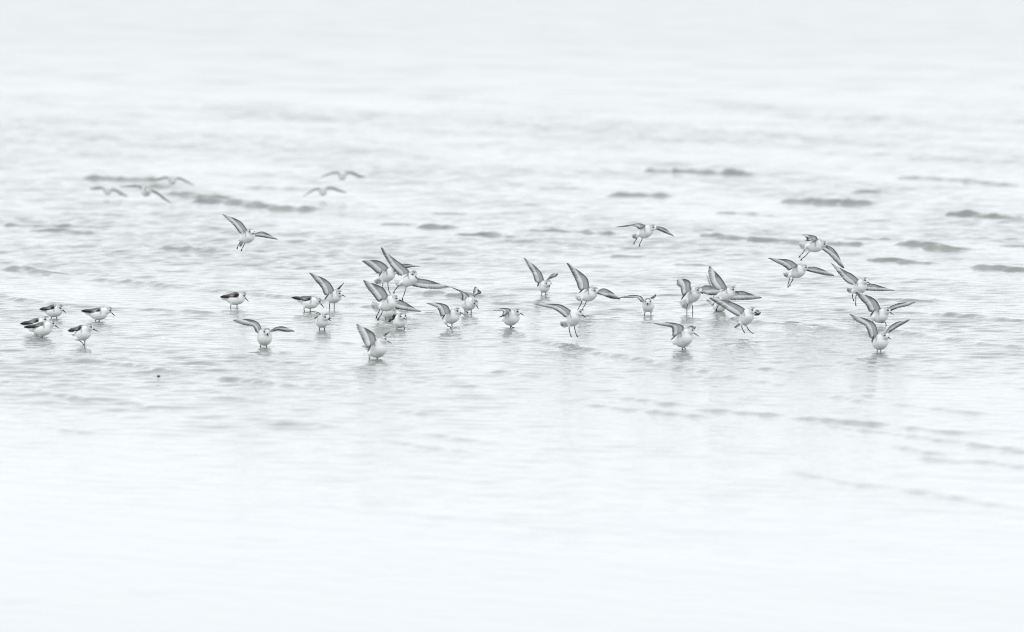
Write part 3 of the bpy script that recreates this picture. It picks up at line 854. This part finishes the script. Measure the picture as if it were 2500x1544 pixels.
BIRDS = [
    # --- the five standing on the left
    dict(o=A, wl=778.5, R=(760, 325), C=(990, 335), H=(1075, 258), Bt=(1205, 395), legs=[[(862, 450), (853, 525)], [(985, 450), (985, 540)]],
         fold=((915, 275), (560, 305)), label='wading bird at the back of the left group, highest of its five, head bowed'),
    dict(o=A, wl=818, R=(350, 690), C=(590, 680), H=(735, 545), Bt=(850, 660), legs=[[(450, 860), (455, 930)], [(500, 860), (490, 930)]],
         fold=((545, 600), (85, 662)), label='wading bird half hidden behind another in the far left group'),
    dict(o=A, wl=826, R=(480, 800), C=(725, 775), H=(868, 640), Bt=(1045, 775), legs=[[(597, 930), (595, 1010)], [(630, 930), (642, 1008)]],
         fold=((730, 690), (180, 745)), label='wading bird in front of a half hidden one at the left edge, mottled grey back'),
    dict(o=A, wl=844, R=(1500, 910), C=(1680, 880), H=(1785, 735), Bt=(1985, 845), legs=[[(1500, 1045), (1560, 1085), (1635, 1155)], [(1672, 1060), (1668, 1190)]],
         fold=((1590, 775), (1250, 832)), tail=(1300, 925), label='white breasted wading bird lifting one bent leg, frontmost of the left group'),
    dict(o=A, wl=785.5, R=(1840, 400), C=(2085, 405), H=(2265, 318), Bt=(2405, 470), legs=[[(1930, 530), (1925, 605)], [(2020, 530), (2022, 605)]],
         fold=((2065, 355), (1575, 345)), label='wading bird with wings folded, rightmost of the five in the left group'),
    # --- left centre
    dict(o=Bq, wl=742, R=(930, 830), C=(1090, 765), H=(1130, 660), Bt=(1225, 735), legs=[[(890, 860), (850, 940), (800, 1025)], [(985, 905), (950, 1000), (905, 1075)]],
         tail=(865, 1030), spread=.16,
         wings=[W('R', [(1020, 605), (890, 430), (740, 345), (430, 240)], [(560, 370), (730, 530), (862, 695)]),
                W('L', [(1205, 715), (1390, 665), (1560, 725), (1775, 855)], [(1550, 822), (1340, 780), (1205, 770)])],
         label='flying bird, highest of the sharp ones on the left half, one wing raised steeply'),
    dict(o=Cq, wl=751.5, R=(580, 290), C=(835, 290), H=(935, 205), Bt=(1070, 370), legs=[[(643, 420), (630, 500)], [(790, 420), (785, 515)]],
         fold=((790, 215), (370, 255)), label='lone wading bird with folded wings, behind the face on one with arched wings'),
    dict(o=Cq, wl=848, R=(1440, 1260), C=(1465, 1230), H=(1522, 1090), Bt=(1542, 1218), rs=1.20, legs=[[(1372, 1385), (1362, 1475)], [(1515, 1390), (1507, 1475)]],
         wings=[W('R', [(1390, 1045), (1300, 885), (1140, 815), (900, 800), (690, 822)], [(850, 905), (1010, 950), (1165, 965), (1230, 1050), (1270, 1125)]),
                W('L', [(1605, 1080), (1740, 1000), (1890, 975), (2060, 1030), (2180, 1095)], [(2000, 1105), (1790, 1068), (1640, 1100)])],
         label='standing bird seen face on with both wings arched open, alone in the left centre'),
    dict(o=Eq, wl=761.5, R=(420, 765), C=(640, 790), H=(780, 745), Bt=(915, 925), legs=[[(432, 910), (420, 950), (435, 1020)], [(575, 925), (575, 1005)]],
         fold=((590, 725), (115, 665)), tail=(200, 742), label='stooping wading bird with closed wings just left of one holding a wing up'),
    dict(o=Eq, wl=753.5, R=(1040, 670), C=(1200, 640), H=(1300, 568), Bt=(1440, 655), legs=[[(1045, 775), (1043, 935)], [(1160, 765), (1160, 845)]],
         wings=[W('R', [(1170, 515), (1070, 330), (950, 225), (555, 70)], [(690, 245), (850, 430), (928, 600)], tt=(920, 720)),
                W('L', [(1195, 495), (1275, 415), (1395, 310)], [(1330, 400), (1255, 480)])],
         label='wading bird with a tall raised wing, just right of a stooping one with closed wings'),
    dict(o=Eq, wl=806.5, R=(810, 1235), C=(880, 1235), H=(962, 1135), Bt=(1075, 1245), legs=[[(800, 1370), (795, 1440)], [(925, 1370), (922, 1470)]],
         wings=[W('R', [(835, 1090), (770, 1035), (620, 1012), (400, 1035)], [(620, 1030), (740, 1062), (820, 1110)], tt=(665, 1185)),
                W('L', [(1000, 1110), (1050, 1135), (1062, 1192)], [(1040, 1185), (1020, 1150)])],
         label='plump wading bird with one wing held out edge on as a thin dark line'),
    # --- the cluster left of the middle
    dict(o=F1, wl=746, R=(680, 825), C=(865, 755), H=(990, 655), Bt=(1095, 795), legs=[[(697, 920), (697, 990), (695, 1085)], [(825, 915), (820, 1010), (845, 1160)]],
         tail=(530, 985), spread=.35,
         wings=[W('R', [(830, 590), (690, 468), (580, 420), (390, 405), (190, 430)], [(310, 525), (430, 610), (560, 725)], tt=(595, 810)),
                W('L', [(990, 552), (1160, 503), (1380, 515), (1600, 560)], [(1430, 572), (1240, 600), (1060, 600)])],
         label='hovering bird at the upper left of the middle cluster, legs dangling, head down'),
    dict(o=F1, wl=752, R=(1200, 950), C=(1400, 850), H=(1455, 730), Bt=(1545, 880), legs=[[(1110, 985), (1040, 1080), (975, 1160)], [(1260, 1070), (1220, 1230), (1175, 1330)]],
         tail=(1030, 1030), spread=.75,
         wings=[W('R', [(1330, 665), (1150, 500), (900, 310), (655, 100)], [(690, 210), (800, 410), (900, 560), (1110, 770)]),
                W('L', [(1550, 850), (1800, 890), (2050, 970), (2300, 1065)], [(2080, 1105), (1700, 1090), (1500, 1050), (1420, 1030)])],
         label='flying bird with the longest spread wings, tail fanned, right of the hovering one'),
    dict(o=F2, wl=788, R=(680, 670), C=(890, 590), H=(1020, 490), Bt=(1190, 570), rs=1.15, legs=[[(625, 720), (595, 830), (545, 915)], [(695, 775), (650, 900), (590, 970)]],
         tail=(420, 700), spread=.55,
         wings=[W('R', [(820, 405), (710, 240), (560, 160), (220, 55)], [(310, 230), (470, 420), (580, 560)], tt=(600, 560)),
                W('L', [(1110, 525), (1250, 590), (1430, 700), (1620, 815)], [(1400, 800), (1150, 760), (920, 700)])],
         label='lowest of the three airborne birds in the middle cluster, both wings outstretched'),
    dict(o=F2, wl=779.5, R=(740, 835), C=(890, 800), H=(970, 705), Bt=(1085, 770), legs=[[(772, 905), (765, 1000)], [(890, 900), (898, 965)]],
         fold=((860, 740), (640, 705)), label='standing bird mostly hidden under the belly and wing of a low flying one'),
    dict(o=F2, wl=805, R=(1060, 1040), C=(1120, 1045), H=(1155, 920), Bt=(1275, 1015), rs=1.04, legs=[[(1042, 1150), (1040, 1255)], [(1195, 1125), (1222, 1225)]],
         fold=((985, 935), (830, 1058)), label='small wading bird with a dark folded wing below the middle cluster'),
    dict(o=F3, wl=876.5, R=(620, 880), C=(775, 800), H=(870, 590), Bt=(1070, 690), rs=1.20, legs=[[(520, 985), (520, 1060)], [(710, 1000), (712, 1082)]],
         tail=(345, 745),
         wings=[W('R', [(690, 600), (645, 470), (550, 385), (205, 215)], [(225, 330), (340, 570), (460, 790)], tt=(475, 895)),
                W('L', [(865, 520), (930, 442), (1005, 405)], [(950, 462), (890, 510)])],
         label='wading bird nearest the viewer in the centre, wing up, long reflection under it'),
    # --- centre
    dict(o=G, wl=803, R=(500, 855), C=(680, 825), H=(770, 690), Bt=(925, 785), rs=1.05, legs=[[(488, 995), (535, 1070), (590, 1080)], [(632, 995), (635, 1130)]],
         wings=[W('R', [(600, 700), (530, 575), (430, 530), (230, 500), (10, 505)], [(140, 565), (270, 620), (335, 740), (370, 830)], tt=(388, 892)),
                W('L', [(790, 740), (845, 765), (822, 818)], [(812, 800), (790, 780)])],
         label='wading bird running with a sharply pointed wing, left of a round white one'),
    dict(o=G, wl=766, R=(950, 510), C=(1070, 515), H=(1200, 492), Bt=(1285, 655), rs=1.12, legs=[[(950, 645), (945, 690), (1020, 735)], [(1102, 645), (1105, 755)]],
         tail=(822, 362),
         wings=[W('R', [(1070, 400), (1010, 290), (890, 220), (450, 65)], [(700, 165), (850, 250), (890, 320), (880, 430)], flat=.5),
                W('L', [(1150, 330), (1350, 265), (1300, 190), (1195, 110)], [(1162, 190), (1170, 290), (1190, 350)])],
         label='bowing wading bird with a brown backed wing curled up behind its head'),
    dict(o=G, wl=802, R=(1970, 895), C=(2125, 855), H=(2235, 715), Bt=(2395, 805), rs=1.15, legs=[[(2035, 1000), (2055, 1060), (2065, 1112)], [(2060, 1020), (2100, 1090), (2170, 1115)]],
         wings=[W('R', [(2080, 695), (2030, 648), (1880, 632), (1645, 688)], [(1760, 695), (1890, 710), (1870, 780), (1870, 830)], tt=(1775, 855))],
         fold=((2050, 760), (1790, 830)),
         label='round white wading bird with one short half open wing pointing left, in the centre'),
    dict(o=H1, wl=722, R=(515, 795), C=(550, 805), H=(640, 715), Bt=(677, 822), rs=.98, legs=[[(475, 920), (475, 1000)], [(570, 920), (572, 1020)]],
         wings=[W('R', [(530, 650), (465, 465), (350, 330), (40, 100)], [(130, 280), (260, 500), (330, 690)], tt=(370, 812)),
                W('L', [(620, 630), (700, 520), (780, 478), (872, 495)], [(845, 535), (745, 578), (650, 620)])],
         label='most distant of the wading birds, wings up in a V, front view, in the centre'),
    dict(o=H1, wl=768, R=(1500, 1050), C=(1695, 975), H=(1785, 893), Bt=(1910, 1000), legs=[[(1465, 1110), (1435, 1220), (1375, 1325)], [(1575, 1145), (1530, 1250), (1480, 1330)]],
         tail=(1340, 1130), spread=.45,
         wings=[W('R', [(1640, 820), (1600, 620), (1470, 480), (1090, 230)], [(1190, 420), (1320, 680), (1390, 870)], tt=(1380, 960)),
                W('L', [(1870, 890), (2000, 845), (2160, 910), (2390, 1110)], [(2240, 1100), (2050, 1045), (1880, 985)])],
         label='flying bird whose feet almost touch the head of the bird under it, one wing upright'),
    dict(o=H2, wl=836, R=(920, 870), C=(1040, 735), H=(1160, 625), Bt=(1295, 760), legs=[[(905, 950), (893, 1020), (915, 1130), (922, 1165)], [(1032, 930), (1030, 1030), (1060, 1140), (1068, 1170)]],
         tail=(690, 950), spread=.3,
         wings=[W('R', [(930, 590), (720, 460), (600, 435), (330, 425), (60, 430)], [(220, 485), (500, 545), (680, 650), (800, 750)]),
                W('L', [(1010, 600), (1035, 625), (1010, 760)], [(990, 790), (960, 740)])],
         label='bird lifting off upright with both long legs hanging, one wing stretched out left'),
    # --- right of the middle
    dict(o=I1, wl=728, R=(630, 400), C=(810, 345), H=(945, 255), Bt=(1100, 325), legs=[[(565, 465), (535, 550), (490, 610)], [(687, 510), (660, 580), (615, 665)]],
         tail=(450, 515), spread=.3,
         wings=[W('R', [(760, 222), (620, 170), (420, 195), (50, 245)], [(400, 215), (470, 228), (550, 250), (585, 285)], tt=(575, 300)),
                W('L', [(1020, 245), (1140, 245), (1260, 300), (1445, 470)], [(1290, 415), (1150, 350), (1025, 300)])],
         label='flying bird high above the water by itself, right of the middle, wings drooping'),
    dict(o=J1, wl=772, R=(715, 465), C=(730, 455), H=(715, 350), Bt=(712, 465), rs=1.02, legs=[[(640, 610), (640, 690)], [(795, 610), (790, 745)]],
         wings=[W('R', [(630, 340), (550, 245), (350, 210), (20, 270)], [(300, 275), (450, 275), (535, 345), (580, 385)]),
                W('L', [(770, 290), (810, 255), (918, 200)], [(885, 250), (790, 310)])],
         label='wading bird facing straight out with one wing stretched left, no other bird overlapping its body'),
    dict(o=J2, wl=766, R=(440, 890), C=(570, 780), H=(665, 682), Bt=(770, 790), legs=[[(388, 980), (372, 1110), (370, 1200)], [(480, 990), (512, 1130), (512, 1225)]],
         tail=(270, 1140), spread=.5,
         wings=[W('R', [(470, 620), (455, 490), (370, 430), (240, 412), (125, 445)], [(130, 560), (215, 630), (240, 740), (275, 820)], tt=(225, 925)),
                W('L', [(735, 620), (830, 570), (990, 600), (1290, 770)], [(1150, 805), (920, 800), (760, 760)])],
         label='landing bird with a blunt cupped wing and upright body, legs stretched down'),
    dict(o=J2, wl=770, R=(1190, 820), C=(1405, 755), H=(1500, 665), Bt=(1640, 775), legs=[[(1200, 920), (1150, 1050), (1095, 1140)], [(1360, 920), (1395, 945), (1425, 970)]],
         tail=(1030, 880), spread=.3,
         wings=[W('R', [(1340, 610), (1230, 420), (1130, 300), (920, 100)], [(890, 230), (930, 430), (1010, 600), (1130, 680)]),
                W('L', [(1560, 720), (1740, 715), (1960, 790), (2200, 880)], [(1950, 918), (1650, 920), (1430, 915)])],
         label='flying bird with broad fanned wings, between the landing one and the one dropping its feet'),
    dict(o=J2, wl=761.5, R=(1070, 1060), C=(1200, 1080), H=(1325, 1040), Bt=(1440, 1110), rs=1.0, legs=[[(1090, 1180), (1080, 1210)], [(1140, 1180), (1140, 1210)]],
         tail=(850, 922), spread=.2,
         wings=[W('R', [(1200, 960), (1120, 720), (1000, 520), (850, 315)], [(860, 380), (920, 560), (1000, 760), (1090, 960)], tt=(975, 1065)),
                W('L', [(1290, 970), (1440, 690), (1660, 470)], [(1560, 560), (1440, 715), (1310, 960)], flat=.6)],
         label='standing bird largely covered by two others, only tail, belly and wing tips showing'),
    dict(o=J3, wl=822, R=(1725, 735), C=(1870, 610), H=(1968, 478), Bt=(2115, 580), legs=[[(1700, 820), (1718, 910), (1738, 965)], [(1818, 850), (1880, 960), (1930, 1010)]],
         tail=(1535, 912), spread=.15,
         wings=[W('R', [(1775, 445), (1560, 320), (1400, 262), (1150, 215), (920, 180)], [(1000, 245), (1180, 355), (1400, 500), (1610, 620)]),
                W('L', [(2030, 500), (2090, 465), (2175, 545)], [(2140, 585), (2085, 598), (2025, 600)])],
         label='bird dropping onto its splayed feet, a small rounded wing peeping out beside its bill'),
    dict(o=J1, wl=855, R=(1460, 1330), C=(1640, 1240), H=(1760, 1075), Bt=(1960, 1215), rs=1.22, legs=[[(1555, 1460), (1560, 1550)], [(1575, 1460), (1635, 1525)]],
         wings=[W('R', [(1590, 1080), (1575, 965), (1400, 900), (1100, 880), (850, 898)], [(970, 940), (1170, 972), (1305, 1005), (1320, 1120), (1325, 1215)], tt=(1265, 1312)),
                W('L', [(1700, 1010), (1780, 960), (1885, 995)], [(1860, 1035), (1790, 1010), (1720, 1030)])],
         label='wading bird with a sharply bent wing, lowest in the group right of the middle'),
    # --- the right group
    dict(o=K1, wl=760, R=(1050, 405), C=(1265, 400), H=(1398, 350), Bt=(1540, 490), legs=[[(970, 455), (900, 580), (835, 640)], [(1055, 540), (970, 650), (880, 715)]],
         tail=(820, 420), spread=.7,
         wings=[W('R', [(1265, 268), (1210, 178), (1080, 145), (860, 142), (640, 145)], [(930, 160), (985, 215), (1000, 245), (1000, 270)], tt=(955, 278)),
                W('L', [(1480, 400), (1640, 470), (1760, 620), (1905, 955)], [(1840, 920), (1700, 790), (1550, 625), (1395, 510)])],
         label='flying bird at the top of the right group, tail fanned, far wing pointing down'),
    dict(o=K1, wl=768, R=(630, 1060), C=(830, 1015), H=(938, 935), Bt=(1110, 1050), legs=[[(580, 1160), (560, 1280), (535, 1360)], [(670, 1175), (640, 1260), (590, 1330)]],
         tail=(450, 1150), spread=.35,
         wings=[W('R', [(770, 885), (640, 780), (540, 745), (300, 725), (55, 705)], [(250, 815), (420, 895), (520, 970), (545, 990)], tt=(530, 1012)),
                W('L', [(1030, 930), (1200, 925), (1400, 990), (1660, 1135)], [(1490, 1130), (1250, 1075), (1030, 1020)])],
         label='flying bird with level wings, leftmost of the right group'),
    dict(o=K2, wl=772, R=(790, 680), C=(925, 595), H=(1020, 448), Bt=(1160, 540), legs=[[(722, 745), (712, 840), (722, 895)], [(850, 785), (802, 820), (795, 940), (787, 1010)]],
         tail=(575, 700), spread=.3,
         wings=[W('R', [(850, 430), (690, 285), (600, 245), (195, 35)], [(280, 160), (430, 345), (560, 485), (695, 550)]),
                W('L', [(1075, 545), (1240, 545), (1400, 595), (1740, 700)], [(1590, 708), (1300, 705), (1100, 695), (1000, 685)])],
         label='flying bird in the middle of the right group, just above two wading ones, legs trailing'),
    dict(o=K2, wl=795, R=(1280, 1345), C=(1445, 1305), H=(1560, 1175), Bt=(1715, 1290), legs=[[(1217, 1390), (1210, 1490)], [(1422, 1440), (1415, 1490), (1500, 1465), (1530, 1515)]],
         wings=[W('R', [(1400, 1135), (1310, 965), (1190, 865), (800, 740)], [(900, 905), (1050, 1055), (1120, 1200)], tt=(1140, 1330)),
                W('L', [(1610, 1110), (1740, 1045), (1890, 1003), (2240, 985)], [(2100, 1060), (1860, 1115), (1720, 1160), (1640, 1195)])],
         label='wading bird stepping with a bent foreleg, second from the bottom in the right group'),
    dict(o=K3, wl=860, R=(900, 1180), C=(1025, 1135), H=(1122, 995), Bt=(1257, 1090), rs=1.15, legs=[[(915, 1290), (915, 1385)], [(1005, 1300), (1003, 1400)]],
         wings=[W('R', [(930, 940), (880, 745), (760, 640), (245, 480)], [(400, 645), (620, 765), (700, 910), (750, 1050)], tt=(785, 1182)),
                W('L', [(1145, 890), (1225, 775), (1400, 670), (1710, 615)], [(1640, 665), (1450, 770), (1290, 865), (1200, 925)])],
         label='wading bird at the bottom of the right group, both wings raised in a V'),
    # --- the five out of focus, skimming the sea far behind
    dict(o=L1, wl=489, R=(430, 545), C=(425, 572), H=(420, 598), Bt=(417, 640), rs=.95, legs=[],
         wings=[W('R', [(360, 512), (300, 470), (160, 465), (-10, 515)], [(140, 530), (290, 525), (355, 560)], flat=.4),
                W('L', [(495, 515), (580, 512), (740, 590), (910, 700)], [(760, 660), (620, 575), (490, 560)], flat=.4)],
         label='blurred flying bird, leftmost of the five far away'),
    dict(o=L1, wl=557, R=(1375, 545), C=(1368, 575), H=(1395, 545), Bt=(1405, 625), rs=1.15, legs=[],
         wings=[W('R', [(1290, 490), (1180, 435), (1000, 435), (730, 455)], [(980, 462), (1150, 475), (1265, 525)], flat=.4),
                W('L', [(1490, 540), (1620, 580), (1770, 690), (1970, 855)], [(1790, 760), (1640, 650), (1495, 575)], flat=.4)],
         label='second from the left of the five blurred flying birds, the clearest one'),
    dict(o=L1, wl=489, R=(2012, 290), C=(2010, 315), H=(2010, 332), Bt=(2008, 372), rs=.95, legs=[],
         wings=[W('R', [(1945, 240), (1860, 212), (1690, 255), (1490, 340)], [(1690, 295), (1870, 270), (1940, 290)], flat=.4),
                W('L', [(2100, 245), (2190, 238), (2360, 320), (2530, 430)], [(2360, 360), (2200, 290), (2090, 290)], flat=.4)],
         label='third from the left of the five blurred flying birds, arched wings above a dark wave'),
    dict(o=L2, wl=486, R=(1006, 282), C=(1005, 305), H=(1000, 326), Bt=(1000, 366), rs=.95, legs=[],
         wings=[W('R', [(925, 210), (840, 195), (680, 240), (480, 335)], [(680, 275), (850, 245), (930, 275)], flat=.4),
                W('L', [(1100, 205), (1190, 190), (1380, 250), (1560, 330)], [(1400, 330), (1220, 250), (1090, 265)], flat=.4)],
         label='highest and rightmost of the five blurred flying birds'),
    dict(o=L2, wl=492, R=(535, 660), C=(532, 685), H=(530, 703), Bt=(530, 745), rs=.95, legs=[],
         wings=[W('R', [(445, 590), (360, 597), (200, 690), (50, 810)], [(220, 705), (370, 645), (450, 655)], flat=.4),
                W('L', [(635, 575), (760, 565), (930, 630), (1110, 710)], [(950, 685), (780, 630), (635, 635)], flat=.4)],
         label='blurred flying bird just below the highest of the far five'),
]
build_water()
for b in BIRDS:
    make_bird(**b)

# ------------------------------------------------------------------ small stones that stand out of the water
def stone(px, py, w, h, label):
    c = on_water(px, py)
    V, Fc = ball((0, 0, 0), (w / 2, w / 2.4, h), nu=14, nv=8)
    V = [np.asarray(v) * (1 + .16 * math.sin(310 * v[0] + 170 * v[1] + 1.3) * math.cos(260 * v[2] + 90 * v[0])) for v in V]
    o = obj('pebble', mesh_from(V, Fc), None, M_STONE)
    o.location = Vector((c[0], c[1], .0045))
    o['label'] = label; o['category'] = 'pebble'

stone(387, 921, .018, .0042, 'small black pebble breaking the calm water below the left group of birds')

# ------------------------------------------------------------------ drops kicked up by running feet
m_drop, t_, b_ = new_mat('water_drops')
b_.inputs['Base Color'].default_value = (.75, .78, .80, 1)
b_.inputs['Roughness'].default_value = .05
b_.inputs['IOR'].default_value = 1.333
b_.inputs['Transmission Weight'].default_value = .8
n_ = t_.nodes.new('ShaderNodeTexNoise'); n_.inputs['Scale'].default_value = 300
r_ = t_.nodes.new('ShaderNodeMapRange'); r_.inputs['To Min'].default_value = .02; r_.inputs['To Max'].default_value = .12
t_.links.new(n_.outputs['Fac'], r_.inputs[0]); t_.links.new(r_.outputs[0], b_.inputs['Roughness'])

def splash(px, py, w, h, n, label):
    c = on_water(px, py)
    mpp = c[1] / F_PX
    parts = []
    for i in range(n):
        q = random.random() ** 1.6
        p = (random.gauss(0, w * mpp * .35), random.gauss(0, .03), .001 + q * h * mpp)
        r = random.uniform(.0009, .0026) * (1 - .4 * q)
        parts.append(ball(p, (r, r, r * random.uniform(1, 1.7)), nu=8, nv=6))
    o = obj('splash', mesh_from(*join(parts)), None, m_drop)
    o.location = Vector((c[0], c[1], 0))
    o['label'] = label; o['category'] = 'splash'; o['kind'] = 'stuff'

splash(1112, 801, 18, 8, 60, 'water drops kicked up ahead of the running bird with the sharply pointed wing')
splash(1138, 765, 12, 7, 40, 'water drops at the feet of the bowing bird with the curled wing')
splash(1336, 722, 10, 6, 30, 'water drops by the feet of the most distant wading bird')
